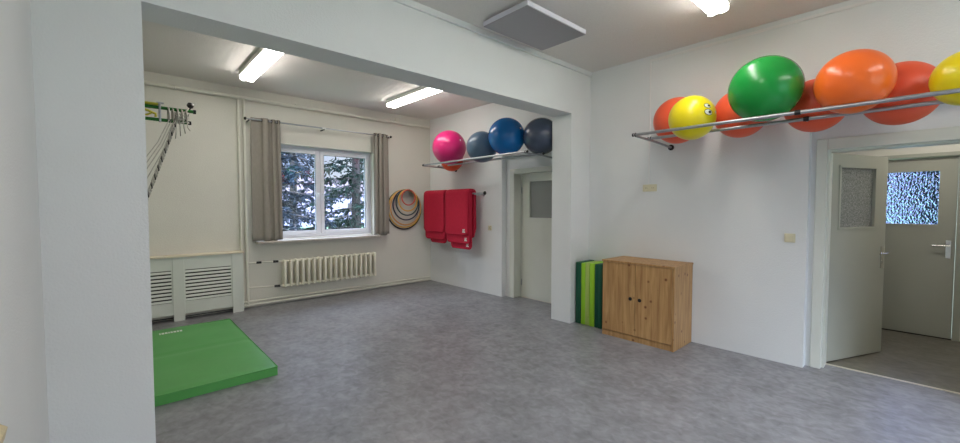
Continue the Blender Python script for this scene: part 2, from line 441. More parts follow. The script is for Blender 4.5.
# ------------------------------------------------------------------ lamps
def lamp(name, label, cx, cy, L, along, zc, loc_group):
    hw = .08; root = thing(name, label, 'ceiling light', (cx, cy, zc-.09), loc_group)
    def bx(bm, l0, l1, w0, w1, z0, z1, bev=0):
        if along == 'y': box(bm, cx+w0, cx+w1, cy+l0, cy+l1, z0, z1, bev)
        else: box(bm, cx+l0, cx+l1, cy+w0, cy+w1, z0, z1, bev)
    b = bm_new(); bx(b, -L/2+.01, L/2-.01, -.096, .096, zc-.05, zc, .004); obj('housing', b, 'lampwhite', root)
    # prismatic trough: two rounded lobes
    b = bm_new()
    n = 20; prof = []
    for k in range(n+1):
        u = -1+2*k/n
        z = -.088-.012*abs(math.sin(u*PI)) 
        if abs(u) > .86: z = -.072-.018*(1-abs(u))/.14
        prof.append((u*hw, z))

    prof = [(-hw, -.052)]+prof+[(hw, -.052)]
    rows = []
    for l in (-L/2, L/2):
        rows.append([b.verts.new((cx+w, cy+l, zc+z) if along == 'y' else (cx+l, cy+w, zc+z)) for w, z in prof])
    for i in range(len(prof)-1): b.faces.new((rows[0][i], rows[0][i+1], rows[1][i+1], rows[1][i]))
    b.faces.new(rows[0]); b.faces.new(rows[1][::-1]); b.faces.new((rows[0][0], rows[1][0], rows[1][-1], rows[0][-1]))
    obj('diffuser', b, 'tube_light', root)
    for s in (-1, 1):
        b = bm_new(); l0 = s*L/2; bx(b, min(l0, l0+s*.012), max(l0, l0+s*.012), -hw-.002, hw+.002, zc-.096, zc-.052, .003); obj('end_cap', b, 'lampwhite', root)
    return root
G = 'fluorescent ceiling lights'
lamp('ceiling_light', 'lit fluorescent batten on the alcove ceiling, nearer the left pillar', 1.285, 5.165, 1.43, 'y', ZC2, G)
lamp('ceiling_light', 'lit fluorescent batten on the alcove ceiling, nearer the pink ball', 3.365, 5.165, 1.43, 'y', ZC2, G)
lamp('ceiling_light', 'lit fluorescent batten on the front ceiling above the green ball shelf', 3.12, 1.235, 1.5, 'x', ZC, G)
lamp('ceiling_light', 'unseen fluorescent batten added above the viewer to light the front room', 1.35, .75, 1.5, 'x', ZC, G)  # out of view; added to brighten the beam, pillar and left wall
lamp('ceiling_light', 'unseen fluorescent batten added behind the viewer to light the front room', 3.12, -1.2, 1.5, 'x', ZC, G)  # out of view; added to help light the front room

lamp('ceiling_light', 'short unseen fluorescent batten added on the hall ceiling to brighten the hall', 5.9, -.35, .9, 'y', 2.75, None)  # out of view; added to lift the dark hall
# ceiling panel
root = thing('ceiling_panel', 'flat white rectangular panel hung under the ceiling beside the beam', 'ceiling panel', (2.98, 2.52, 3.16))
obj('panel_face', box(bm_new(), 2.58, 3.43, 2.26, 2.80, 3.163, 3.17), 'panelface', root)
obj('panel_casing', box(bm_new(), 2.576, 3.434, 2.256, 2.804, 3.17, 3.21, .004), 'panelside', root)
obj('mounting_frame', box(bm_new(), 2.62, 3.39, 2.30, 2.76, 3.21, ZC), 'panelside', root)

# ------------------------------------------------------------------ ball shelves
def ball_shelf(name, label, fx, rx, y0, y1, z=2.2, arms=(), mid=None):
    root = thing(name, label, 'ball shelf', (W, (y0+y1)/2, z), 'tubular ball shelves')
    for x in (fx, rx):
        obj('rail', tube(bm_new(), [(x, y0, z), (x, y1, z)], .0145, 14), 'steel', root, smooth='auto')
        for y in (y0, y1):
            s = .012 if y == y1 else -.012
            obj('end_cap', tube(bm_new(), [(x, y, z), (x, y+s, z)], .0175, 12), 'black', root, smooth='auto')
    if mid:
        b = bm_new(); tube(b, [(rx, mid, z-.004), (W-.012, mid, z-.004)], .0125, 12)
        a = obj('bracket_arm', b, 'steel', root, smooth='auto')
        obj('wall_flange', tube(bm_new(), [(W, mid, z-.004), (W-.012, mid, z-.004)], .032, 16), 'darkmetal', a, smooth='auto')
        for x in (fx, rx): obj('rail_clamp', tube(bm_new(), [(x, mid-.018, z), (x, mid+.018, z)], .019, 14), 'black', a, smooth='auto')
    for y in arms:
        b = bm_new(); tube(b, [(fx, y, z-.012), (rx, y, z-.02), (W-.012, y, z-.045)], .0125, 12)
        a = obj('bracket_arm', b, 'steel', root, smooth='auto')
        obj('wall_flange', tube(bm_new(), [(W, y, z-.046), (W-.012, y, z-.046)], .032, 16), 'darkmetal', a, smooth='auto')
        for x in (fx, rx): obj('rail_clamp', ring(bm_new(), (x, y, z), .0165, .005, 'y', 14, 6), 'darkmetal', a, smooth=True)
    return root
ball_shelf('ball_shelf', 'steel tube wall shelf of exercise balls above the wooden cabinet', 3.825, 4.155, -.55, 1.955, arms=(1.935, -.50), mid=.66)
ball_shelf('ball_shelf', 'steel tube wall shelf of exercise balls above the red mats', 3.95, 4.28, 3.466, 5.83, arms=(5.81, 3.49))

def ball(name, label, m, c, r, group, tilt=(.5,.4), ridges=True, mat_=None):
    n = 64; prof = []
    for k in range(n+1):
        th = PI*k/n; rr = r
        d = min(th, PI-th)
        if ridges and .18 < d < 1.0 and k % 2 == 0: rr = r*1.0022
        if d < .06: rr = r*.985
        prof.append((rr*math.sin(th) if 0 < k < n else 0, -rr*math.cos(th)*.995))
    from mathutils import Euler
    rot = Euler((tilt[0], tilt[1], 0)).to_matrix()
    o = obj(name, lathe(bm_new(), prof, (0,0,0), 64, rot), B[m], None, smooth=True)
    o.location = c
    tag(o, label, 'exercise ball', group)
    # inflation plug, a part of the ball
    p = bm_new(); lathe(p, [(0, -.003), (.011, -.003), (.013, .0), (.011, .003), (0, .0035)], rot@Vector((0,0,r*.982)), 14, rot)
    pl = obj('valve_plug', p, 'white_print', None, smooth='auto'); pl.parent = o
    return o
GR = 'exercise balls on the shelf above the cabinet'
ball('exercise_ball', 'coral orange exercise ball behind the yellow ball with eyes, at the shelf end', 'darkorange', (4.35,1.745,2.383), .236, GR, (1.2,.5))
yb = ball('exercise_ball', 'yellow exercise ball with two cartoon eyes printed on it', 'yellow', (3.985,1.472,2.313), .2, GR, (1.45,.4))
ball('exercise_ball', 'coral orange exercise ball behind and between the yellow and green balls', 'darkorange', (4.35,1.177,2.362), .224, GR, (1.3,-.3))
ball('exercise_ball', 'large glossy green exercise ball on the shelf rails', 'green', (3.95,.902,2.448), .259, GR, (1.1,.65))
ball('exercise_ball', 'coral orange exercise ball behind the green and bright orange balls', 'darkorange', (4.35,.634,2.334), .217, GR, (1.3,.2))
ball('exercise_ball', 'large bright orange exercise ball at the front of the shelf', 'orange', (3.965,.37,2.389), .222, GR, (.55,.25))
ball('exercise_ball', 'coral orange exercise ball behind the yellow ball at the right picture edge', 'darkorange', (4.35,.145,2.331), .228, GR, (1.3,.2))
ball('exercise_ball', 'plain yellow exercise ball cut by the right picture edge', 'yellow', (3.985,-.166,2.303), .172, GR, (1.3,.2))
GB = 'exercise balls on the alcove shelf'
ball('exercise_ball', 'magenta pink exercise ball at the far end of the alcove shelf', 'pink', (4.11,5.305,2.463), .279, GB, (1.2,.3))
ball('exercise_ball', 'slate blue exercise ball between the pink and bright blue balls', 'slate', (4.11,4.505,2.385), .2345, GB, (.9,.3))
ball('exercise_ball', 'bright blue exercise ball on the alcove shelf', 'blue', (4.14,4.015,2.482), .264, GB, (1.2,.3))
ball('exercise_ball', 'dark charcoal exercise ball at the pier end of the alcove shelf', 'charcoal', (4.34,3.55,2.45), .2495, GB, (1.2,.6))
ball('exercise_ball', 'coral orange exercise ball hanging low behind the pink ball', 'darkorange', (4.415,5.63,2.31), .2, GB, (1.2,.6))
# eyes on the yellow ball: thin prints that follow the sphere
def print_patch(c, r, direction, a, bb, twist, lift, name, m, parent):
    c = Vector(c); d = Vector(direction).normalized(); u = d.cross(Vector((0,0,1))).normalized(); w = u.cross(d)
    b = bm_new(); cen = b.verts.new(d*(r+lift)); rows = []
    for q in (.5, 1.0):
        row = []
        for k in range(20):
            t = 2*PI*k/20; x = a*q*math.cos(t); y = bb*q*math.sin(t)
            x, y = x*math.cos(twist)-y*math.sin(twist), x*math.sin(twist)+y*math.cos(twist)
            row.append(b.verts.new((d+u*x/r+w*y/r).normalized()*(r+lift)))
        rows.append(row)
    for k in range(20):
        k2 = (k+1) % 20; b.faces.new((cen, rows[0][k], rows[0][k2])); b.faces.new((rows[0][k], rows[1][k], rows[1][k2], rows[0][k2]))
    o = obj(name, b, m, None, smooth=True); o.parent = parent
    return o

# ------------------------------------------------------------------ cabinet
X0, X1, Y0, Y1, H = 4.175, 4.652, 1.678, 2.49, .878
root = thing('storage_cabinet', 'low knotty pine cabinet with two doors against the right wall', 'cabinet', ((X0+X1)/2, (Y0+Y1)/2, 0))
b = bm_new()
box(b, X0+.004, X1, Y0, Y0+.02, 0, H-.02, .002); box(b, X0+.004, X1, Y1-.02, Y1, 0, H-.02, .002)
box(b, X0+.03, X1, Y0+.02, Y1-.02, .06, .08); box(b, X1-.01, X1, Y0+.02, Y1-.02, .08, H-.02); box(b, X0+.03, X1-.01, Y0+.02, Y1-.02, .46, .478)
obj('body', b, 'pine', root)
obj('top', box(bm_new(), X0-.008, X1, Y0-.006, Y1+.006, H-.02, H, .003), 'pine', root)
obj('plinth', box(bm_new(), X0+.012, X0+.03, Y0+.02, Y1-.02, 0, .06), 'pine', root)
ym = 2.092
def cab_door(ya, yb_, hy):
    b = bm_new(); box(b, X0-.002, X0+.018, ya, yb_, .068, H-.024, .002)
    d = obj('door', b, 'pine', root)
    h = bm_new(); ring(h, (X0-.0035, hy, .472), .016, .004, 'x', 20, 8); tube(h, [(X0-.001, hy, .472), (X0-.0045, hy, .472)], .014, 20)
    obj('finger_hole', h, 'black', d, smooth='auto')
cab_door(Y0+.022, ym-.002, 2.040); cab_door(ym+.002, Y1-.022, 2.146)

# ------------------------------------------------------------------ folded gym mats beside the cabinet
def folded_mat(name, label, ya, cols, h, xf):
    root = thing(name, label, 'folding mat', (4.49, ya-.09, 0), 'folded green mats beside the cabinet')
    y = ya
    for i, (c, t) in enumerate(cols):
        b = bm_new(); box(b, xf+(.004 if i % 2 else 0), 4.648, y-t+.002, y-.002, 0, h-(.006 if i % 2 else 0), .009)
        p = obj('mat_panel', b, c, root, smooth='auto')
        p['label'] = {'d_green': 'dark green panel', 'lime': 'lime green panel', 'olive': 'pale lime panel'}[c]
        s = bm_new(); tube(s, [(xf-.001, y-t/2, .02), (xf-.001, y-t/2, h-.02)], .0022, 6); obj('seam', s, c, p, smooth=True)
        y -= t
    return y
y = folded_mat('folded_gym_mat', 'folded gym mat in dark green and lime standing against the pier', 2.968, [('d_green',.078),('lime',.062),('olive',.062)], .785, 4.33)
y = folded_mat('folded_gym_mat', 'folded gym mat in lime and dark green standing against the cabinet side', y-.003, [('lime',.07),('d_green',.05),('d_green',.055)], .79, 4.325)

# ------------------------------------------------------------------ sockets, switch, cable duct
def plate(name, label, cat, y, z, w, h, n, x=W):
    root = thing(name, label, cat, (x, y, z))
    obj('face_plate', box(bm_new(), x-.012, x, y-w/2, y+w/2, z-h/2, z+h/2, .003), 'cream_plastic', root)
    for k in range(n):
        yy = y+(k-(n-1)/2)*.075
        b = bm_new(); ring(b, (x-.013, yy, z), .021, .003, 'x', 20, 6); tube(b, [(x-.012, yy, z), (x-.0125, yy, z)], .019, 20)
        s = obj('socket_insert', b, 'cream_plastic', root, smooth='auto')
        h_ = bm_new()
        for q in (-.0095, .0095): tube(h_, [(x-.0125, yy+q, z), (x-.0135, yy+q, z)], .0035, 8)
        obj('pin_hole', h_, 'black', s)
    return root
plate('wall_socket', 'cream double wall socket at the end of the vertical cable duct', 'socket', 2.172, 1.707, .165, .082, 2)
r_ = plate('light_switch', 'cream light switch beside the open hall doorway', 'light switch', .834, 1.197, .082, .082, 0)
obj('rocker', box(bm_new(), W-.018, W-.012, .804, .864, 1.167, 1.227, .003), 'cream_plastic', r_)
plate('wall_socket', 'small cream wall socket between the red mats and the alcove door', 'socket', 4.90, 1.125, .08, .08, 1)
b = bm_new(); box(b, W-.011, W, 2.177, 2.191, 1.75, 3.17)
tag(obj('cable_duct', b, 'trim_white'), 'thin vertical white cable duct dropping from the ceiling to the double socket', 'cable duct')
b = bm_new(); box(b, W-.012, W, YF+.01, 2.191, 3.17, 3.195)
tag(obj('cable_duct', b, 'trim_white'), 'long horizontal white cable duct under the ceiling of the right wall', 'cable duct')

# ------------------------------------------------------------------ red mats over a bar
bz, bx_ = 1.706, 4.44
root = thing('mat_rail', 'steel wall bar with flanged end holding the red mats', 'wall rail', (W, 5.6, bz))
obj('bar', tube(bm_new(), [(bx_, 4.80, bz), (bx_, 6.47, bz)], .013, 14), 'steel', root, smooth='auto')
obj('end_disc', tube(bm_new(), [(bx_, 4.79, bz), (bx_, 4.80, bz)], .03, 20), 'darkmetal', root, smooth='auto')
for y in (5.05, 6.44):
    a = obj('wall_bracket', tube(bm_new(), [(bx_, y, bz-.015), (W, y, bz-.015)], .01, 10), 'steel', root, smooth='auto')
    obj('wall_flange', tube(bm_new(), [(W-.008, y, bz-.015), (W, y, bz-.015)], .03, 16), 'steel', a, smooth='auto')
def draped_mat(label, ya, yb_, layer, zf, zbk, name='gym_mat', logo=True, shift=0):
    t = .02; a = .022+layer*.029; hgt = .016+layer*.024   # inner half width, apex rise
    cy = (ya+yb_)/2; hw = abs(yb_-ya)/2; rc = .075
    path = []     # centreline (x, z, s)
    nz = 26
    for k in range(nz+1): path.append((bx_-a-t/2, zf+(bz-zf)*(1-math.cos(PI/2*k/nz)) if False else zf+(bz-zf)*((k/nz)**1.6)))
    for k in range(1, 16):
        th = PI*k/16; path.append((bx_-(a+t/2)*math.cos(th), bz+(hgt+t/2)*math.sin(th)**.8))
    for k in range(nz+1): path.append((bx_+a+t/2, bz-(bz-zbk)*(1-((nz-k)/nz)**1.6)))
    # arclengths
    S = [0]
    for p, q in zip(path, path[1:]): S.append(S[-1]+math.hypot(p[0]-q[0], p[1]-q[1]))
    Lt = S[-1]; n = len(path); ny = 14
    b = bm_new(); fr = []; bk = []
    for i, (x, z) in enumerate(path):
        p = path[max(i-1, 0)]; q = path[min(i+1, n-1)]; tx, tz = q[0]-p[0], q[1]-p[1]; l = math.hypot(tx, tz) or 1
        nx, nz_ = -tz/l, tx/l
        e = min(S[i], Lt-S[i]); inset = rc-math.sqrt(max(0, rc*rc-(rc-e)**2)) if e < rc else 0
        w = hw-inset
        ra, rb = [], []
        for j in range(ny+1):
            v = -1+2*j/ny; yy = cy+v*w+shift
            wob = .003*math.sin(3*v+layer)+.002*math.sin(9*z+2*layer)
            edge = .5 if j in (0, ny) else 1
            if i in (0, n-1): edge = min(edge, .6)
            ra.append(b.verts.new((x+nx*t/2*edge+wob, yy, z+nz_*t/2*edge))); rb.append(b.verts.new((x-nx*t/2*edge+wob, yy, z-nz_*t/2*edge)))
        fr.append(ra); bk.append(rb)
    for i in range(n-1):
        for j in range(ny):
            b.faces.new((fr[i][j], fr[i][j+1], fr[i+1][j+1], fr[i+1][j])); b.faces.new((bk[i][j], bk[i+1][j], bk[i+1][j+1], bk[i][j+1]))
        b.faces.new((fr[i][0], fr[i+1][0], bk[i+1][0], bk[i][0])); b.faces.new((fr[i][ny], bk[i][ny], bk[i+1][ny], fr[i+1][ny]))
    for j in range(ny):
        b.faces.new((fr[0][j], bk[0][j], bk[0][j+1], fr[0][j+1])); b.faces.new((fr[-1][j], fr[-1][j+1], bk[-1][j+1], bk[-1][j]))
    o = obj(name, b, 'red', None, smooth=True)
    tag(o, label, 'gym mat', 'red mats over the wall bar')
    if logo:
        xx = bx_-a-t-.004; y0 = min(ya, yb_)+shift+.07; z0 = zf+.045
        l = bm_new(); box(l, xx-.002, xx+.006, y0, y0+.065, z0, z0+.018); box(l, xx-.002, xx+.006, y0+.012, y0+.06, z0+.024, z0+.036)
        for k in range(3): box(l, xx-.002, xx+.006, y0+.005+k*.02, y0+.018+k*.02, z0+.042, z0+.058)
        obj('printed_logo', l, 'white_print', o)
    return o
draped_mat('outermost red foam mat of the right pile on the bar', 5.745, 5.11, 2, 1.0, 1.05)
draped_mat('middle red mat of the right pile, its edge below the outermost', 5.735, 5.10, 1, .855, 1.0, shift=-.012)
draped_mat('innermost red mat of the right pile, hanging lowest', 5.66, 5.09, 0, .755, .95, shift=-.01)
draped_mat('outermost red foam mat of the left pile on the bar', 6.405, 5.775, 2, 1.02, 1.05, logo=False)
draped_mat('middle red mat of the left pile, its edge below the outermost', 6.40, 5.775, 1, .88, 1.0, logo=False, shift=-.006)
draped_mat('innermost red mat of the left pile, hanging lowest', 6.28, 5.775, 0, .815, .95, logo=False)

# ------------------------------------------------------------------ hoops on a peg
hz_ = 1.79; hx_ = 4.05
root = thing('wall_peg', 'small metal wall peg carrying the nested hoops', 'wall hook', (hx_, D, hz_))
b = bm_new(); tube(b, [(hx_, D, hz_-.014), (hx_, D-.185, hz_-.012), (hx_, D-.20, hz_+.012)], .006, 8); obj('hook', b, 'darkmetal', root, smooth='auto')
obj('back_plate', box(bm_new(), hx_-.02, hx_+.02, D-.006, D, hz_-.04, hz_+.02, .002), 'darkmetal', root)
hoops = [('black', (24,24,28), .37), ('yellow', (226,182,84), .352), ('pale orange', (222,170,110), .328), ('navy blue', (28,40,66), .282),
         ('dark green', (28,66,70), .238), ('golden yellow', (226,176,74), .198), ('salmon red', (206,88,72), .142)]
hlabels = ['black hoop, the largest and outermost of the nest on the peg', 'yellow hoop just inside the outermost black one', 'pale orange hoop third from the outside of the nest',
           'navy blue hoop in the middle of the nest on the peg', 'dark green hoop inside the navy blue one', 'golden yellow hoop around the smallest red one', 'salmon red hoop, the smallest of the nest on the peg']
for k, (n, rgb, R_) in enumerate(hoops):
    b = bm_new(); ring(b, (0,0,0), R_, .0122, 'y', 64, 10)
    o = obj('gym_hoop', b, mat('hoop_'+n.replace(' ', '_'), rgb, .35), None, smooth=True)
    o.location = (hx_+random.uniform(-.006,.006), D-.020-k*.0252, hz_+.0-R_+.008)
    tag(o, hlabels[k], 'hoop', 'hoops hanging on the back wall')

# ------------------------------------------------------------------ radiator
root = thing('radiator', 'cream sectional column radiator on the back wall under the window', 'radiator', (2.62, 6.5, .26))
n = 18; ry = 6.52
xs = [1.868+(3.355-1.868)*k/(n-1) for k in range(n)]
def section(x):
    b = bm_new()
    box(b, x-.018, x+.018, ry-.07, ry+.08, .285, .655, .016)
    for z in (.285, .655): 
        tube(b, [(x, ry-.062, z), (x, ry-.04, z), (x, ry+.04, z), (x, ry+.062, z)], .024, 12, radii=[.012,.027,.027,.012])
    return b
for x in xs: obj('section', section(x), 'radiator', root, smooth='auto')
for z in (.285, .655): obj('header_tube', tube(bm_new(), [(xs[0]-.03, ry, z), (xs[-1]+.03, ry, z)], .02, 12), 'radiator', root, smooth='auto')
for x in (2.1, 3.1): obj('wall_hanger', box(bm_new(), x-.012, x+.012, ry+.06, D, .60, .64), 'radiator', root)
# pipes
py = 6.585
def pipe(name, label, pts, r, m='pipe', group='painted heating pipes'):
    o = obj(name, tube(bm_new(), pts, r, 12), m, None, smooth='auto'); tag(o, label, 'pipe', group); return o
p_ = pipe('heating_pipe', 'cream heating pipe running under the alcove ceiling along the back wall', [(XLB, py-.005, 3.05), (4.60, py-.005, 3.03)], .024)
for x in (.6, 2.1, 3.75):
    obj('pipe_clip', ring(bm_new(), (x, py-.005, 3.045), .027, .006, 'x', 18, 6), 'pipe', p_, smooth=True)
obj('pipe_clip', box(bm_new(), 3.86, 3.93, py+.005, D-.002, 3.03, 3.12), 'pipe', p_)
pipe('heating_pipe', 'left one of the two vertical heating pipes beside the window curtain', [(1.315, py, 3.03), (1.315, py, .06)], .015)
pipe('heating_pipe', 'right one of the two vertical heating pipes beside the window curtain', [(1.385, py, 3.03), (1.385, py, .03)], .019)
p_ = pipe('heating_pipe', 'upper branch pipe feeding the top of the radiator', [(1.385, py-.01, .665), (1.6, py-.03, .665), (1.845, ry, .66)], .011)
b = bm_new(); tube(b, [(1.50, py-.02, .665), (1.565, py-.027, .665)], .017, 12); obj('valve', b, 'black', p_, smooth='auto')
b = bm_new(); tube(b, [(1.72, py-.045, .663), (1.79, py-.055, .662)], .018, 12); tube(b, [(1.755, py-.05, .665), (1.755, py-.09, .665)], .014, 10); obj('valve', b, 'darkmetal', p_, smooth='auto')
p_ = pipe('heating_pipe', 'lower branch pipe leaving the bottom of the radiator', [(1.385, py-.01, .305), (1.6, py-.03, .295), (1.845, ry, .287)], .011)
b = bm_new(); tube(b, [(1.73, py-.05, .291), (1.81, py-.058, .289)], .018, 12); obj('valve', b, 'black', p_, smooth='auto')
pipe('heating_pipe', 'upper one of the two low pipes along the back wall floor', [(XLB, py, .105), (4.62, py, .085)], .017)
pipe('heating_pipe', 'lower one of the two low pipes along the back wall floor', [(XLB, py, .052), (4.62, py, .038)], .017)

# radiator cover at left
root = thing('radiator_cover', 'white slatted radiator cover with posts on the back wall by the pillar', 'radiator cover', (.5, 6.5, 0))
fy = 6.48
obj('top_board', box(bm_new(), -.62, 1.325, fy-.035, D, .833, .855, .004), 'board_top', root)
for x0, x1 in ((1.172, 1.308), (.508, .63), (-.16, -.04), (-.62, -.5)): obj('post', box(bm_new(), x0, x1, fy-.018, fy+.012, 0, .833, .003), 'mdf', root)
obj('side_panel', box(bm_new(), 1.29, 1.308, fy+.012, D, 0, .833), 'mdf', root)
def bay(x0, x1):
    b = bm_new(); z0, z1 = .245, .665; s = .012
    box(b, x0, x1, fy-.006, fy+.01, z1, .833); box(b, x0, x1, fy-.006, fy+.01, .085, z0)
    box(b, x0, x0+s, fy-.006, fy+.01, z0, z1); box(b, x1-s, x1, fy-.006, fy+.01, z0, z1)
    f = obj('bay_frame', b, 'mdf', root)
    n = 9
    for k in range(n):
        zc = z0+(z1-z0)*(k+.5)/n
        b = bm_new()
        v = [(fy-.004, zc-.015), (fy-.008, zc-.015), (fy+.001, zc+.012), (fy+.006, zc+.012)]
        A = [b.verts.new((x0+s, yy, z)) for yy, z in v]; Bv = [b.verts.new((x1-s, yy, z)) for yy, z in v]
        for i in range(4): b.faces.new((A[i], A[(i+1) % 4], Bv[(i+1) % 4], Bv[i]))
        b.faces.new(A[::-1]); b.faces.new(Bv)
        obj('slat', b, 'mdf', f)
obj('shade_sheet', box(bm_new(), -.60, 1.28, D-.008, D-.003, .01, .82), 'dark', root)  # dark sheet standing in for the shade inside the cover
bay(.63, 1.172); bay(-.04, .508); bay(-.5, -.16)

# ------------------------------------------------------------------ curtains
ry_ = 6.50; rz_ = 2.742
root = thing('curtain_rod', 'thin steel curtain rod above the alcove window', 'curtain rod', (2.52, ry_, rz_))
obj('rod', tube(bm_new(), [(1.40, ry_, rz_), (2.52, ry_, rz_)], .011, 12), 'steel', root, smooth='auto')
obj('rod', tube(bm_new(), [(2.50, ry_, rz_), (3.69, ry_, rz_)], .009, 12), 'steel', root, smooth='auto')
obj('joint', tube(bm_new(), [(2.47, ry_, rz_), (2.53, ry_, rz_)], .019, 12), 'trim_white', root, smooth='auto')
for x, s in ((1.40, -1), (3.69, 1)):
    b = bm_new(); lathe(b, [(0,0),(.02,.004),(.022,.02),(.012,.032),(0,.034)], (x, ry_, rz_), 16, Matrix.Rotation(s*PI/2, 3, 'Y')); obj('finial', b, 'darkmetal', root, smooth=True)
for x in (1.43, 2.50, 3.66):
    obj('rod_bracket', box(bm_new(), x-.008, x+.008, ry_-.012, D, rz_-.03, rz_-.012, .002), 'darkmetal', root)
def curtain(label, x0, x1, zt, zb, waves, flat, flare=0):
    nx, nz = 120, 24; t = .004
    b = bm_new(); rows = [[], []]
    for i in range(nz+1):
        v = i/nz; z = zt+(zb-zt)*v
        r0, r1 = [], []
        for j in range(nx+1):
            u = j/nx
            uu = u
            # broad flat panel then tight folds
            ph = waves*2*PI*(uu**2.4 if flat > 0 else 1-(1-uu)**1.5)
            amp = .032*(.55+.45*math.sin(PI*min(1, uu*1.2)))*(1-.15*v)
            yy = ry_+.002+amp*math.cos(ph)+.006*math.sin(5*v+9*u)
            xx = x0+(x1-x0)*u+flare*v*(u-.5)+.012*math.sin(ph*2)*(1 if .03 < u < .97 else 0)
            zz = z+(.012*math.sin(8*u) if i == nz else 0)
            r0.append(b.verts.new((xx, yy-t/2, zz))); r1.append(b.verts.new((xx, yy+t/2, zz)))
        rows[0].append(r0); rows[1].append(r1)
    A, Bq = rows
    for i in range(nz):
        for j in range(nx):
            b.faces.new((A[i][j], A[i][j+1], A[i+1][j+1], A[i+1][j])); b.faces.new((Bq[i][j], Bq[i+1][j], Bq[i+1][j+1], Bq[i][j+1]))
        b.faces.new((A[i][0], A[i+1][0], Bq[i+1][0], Bq[i][0])); b.faces.new((A[i][nx], Bq[i][nx], Bq[i+1][nx], A[i+1][nx]))
    for j in range(nx):
        b.faces.new((A[0][j], Bq[0][j], Bq[0][j+1], A[0][j+1])); b.faces.new((A[nz][j], A[nz][j+1], Bq[nz][j+1], Bq[nz][j]))
    root = obj('curtain', b, 'curtain', None, smooth=True); tag(root, label, 'curtain', 'taupe curtains at the window')
    for k in range(2*waves):
        ph = (k+.5)*PI; q = ph/(waves*2*PI); u = q**(1/2.4) if flat > 0 else 1-(1-q)**(1/1.5)
        x = x0+(x1-x0)*u
        obj('eyelet', ring(bm_new(), (x, ry_, rz_), .024, .005, 'x', 20, 6), 'darkmetal', root, smooth=True)
    return root
curtain('taupe eyelet curtain left of the window, beside the pipes', 1.455, 1.85, 2.775, .982, 3, 1, .02)
curtain('taupe eyelet curtain right of the window, beside the hoops', 3.375, 3.66, 2.775, .982, 3, -1, .02)

# ------------------------------------------------------------------ green floor mat
def floor_mat_obj():
    x0, x1, y0, y1, h = -.45, 1.02, 3.81, 5.84, .08
    root = thing('floor_mat', 'green vinyl gymnastics mat lying on the floor behind the left pillar', 'floor mat', ((x0+x1)/2, (y0+y1)/2, 0))
    b = bm_new(); nx, ny = 30, 40; ym_ = 4.83
    top = []
    for i in range(nx+1):
        row = []
        for j in range(ny+1):
            x = x0+(x1-x0)*i/nx; yy = y0+(y1-y0)*j/ny
            crease = -.010*math.exp(-((yy-ym_+.02*(x-x0))/.03)**2)
            z = h+crease+.0025*math.sin(6*x+2*yy)+.0015*math.sin(11*yy)
            e = min(x-x0, x1-x, yy-y0, y1-yy); 
            if e < .001: z -= .008
            row.append(b.verts.new((x, yy, z)))
        top.append(row)
    for i in range(nx):
        for j in range(ny): b.faces.new((top[i][j], top[i+1][j], top[i+1][j+1], top[i][j+1]))
    loop = [top[i][0] for i in range(nx+1)]+[top[nx][j] for j in range(1, ny+1)]+[top[i][ny] for i in range(nx-1, -1, -1)]+[top[0][j] for j in range(ny-1, 0, -1)]
    low = [b.verts.new((v.co.x, v.co.y, 0)) for v in loop]; n = len(loop)
    for i in range(n): b.faces.new((loop[i], low[i], low[(i+1) % n], loop[(i+1) % n]))
    b.faces.new(low[::-1])
    obj('cover', b, 'green_vinyl', root, smooth='auto')
    b = bm_new()
    P = [(x0,y0),(x1,y0),(x1,y1),(x0,y1),(x0,y0)]
    for (a, c) in zip(P, P[1:]): tube(b, [(a[0], a[1], h-.006), (c[0], c[1], h-.006)], .005, 6)
    obj('piping', b, 'green_vinyl', root, smooth=True)
    # small printed lettering strip near the far edge
    b = bm_new(); xx = .31
    random.seed(3)
    while xx < .52:
        w = random.choice((.012,.018,.022)); box(b, xx, xx+w, 5.60, 5.66, h-.001, h+.0035); xx += w+.008
    obj('printed_lettering', b, 'white_print', root)
    b = bm_new(); 
    for zz in (.045,): tube(b, [(-.2, y0-.004, zz), (-.05, y0-.014, zz+.012), (.1, y0-.004, zz)], .006, 6)
    obj('carry_loop', b, 'green_vinyl', root, smooth=True)
floor_mat_obj()

# ------------------------------------------------------------------ climbing bar and ropes
root = thing('pull_up_bar', 'green steel swing arm with clamps fixed high on the alcove left wall', 'exercise frame', (XLB, 5.0, 2.4))
def cyl(name, pts, r, m, par=root): return obj(name, tube(bm_new(), pts, r, 12), m, par, smooth='auto')
t1 = cyl('upper_tube', [(XLB, 5.0, 2.455), (.60, 5.0, 2.452)], .016, 'green_tube')
t2 = cyl('lower_tube', [(XLB, 5.0, 2.338), (.555, 5.0, 2.335)], .016, 'green_tube')
cyl('end_stop', [(.60, 5.0, 2.452), (.622, 5.0, 2.452)], .021, 'black', t1)
cyl('end_stop', [(.555, 5.0, 2.335), (.58, 5.0, 2.335)], .019, 'black', t2)
for z in (2.455, 2.338): cyl('wall_flange', [(XLB, 5.0, z), (XLB+.012, 5.0, z)], .05, 'darkmetal', root)
b = bm_new(); box(b, .325, .342, 4.972, 5.028, 2.315, 2.50, .003); tube(b, [(.334, 4.965, 2.49), (.334, 5.035, 2.49)], .012, 10); tube(b, [(.365, 4.99, 2.497), (.31, 4.99, 2.497)], .009, 8)
obj('clamp', b, 'steel', root, smooth='auto')
b = bm_new(); box(b, .12, .322, 4.975, 5.025, 2.472, 2.492, .003); obj('grip_pad', b, 'yellow_strap', root)
b = bm_new(); tube(b, [(.14, 4.98, 2.435), (.24, 4.975, 2.41), (.30, 4.975, 2.385), (.30, 4.975, 2.355)], .011, 8); tube(b, [(.14, 4.985, 2.362), (.24, 4.985, 2.37), (.28, 4.99, 2.40)], .008, 8)
obj('strap', b, 'yellow_strap', root, smooth=True)
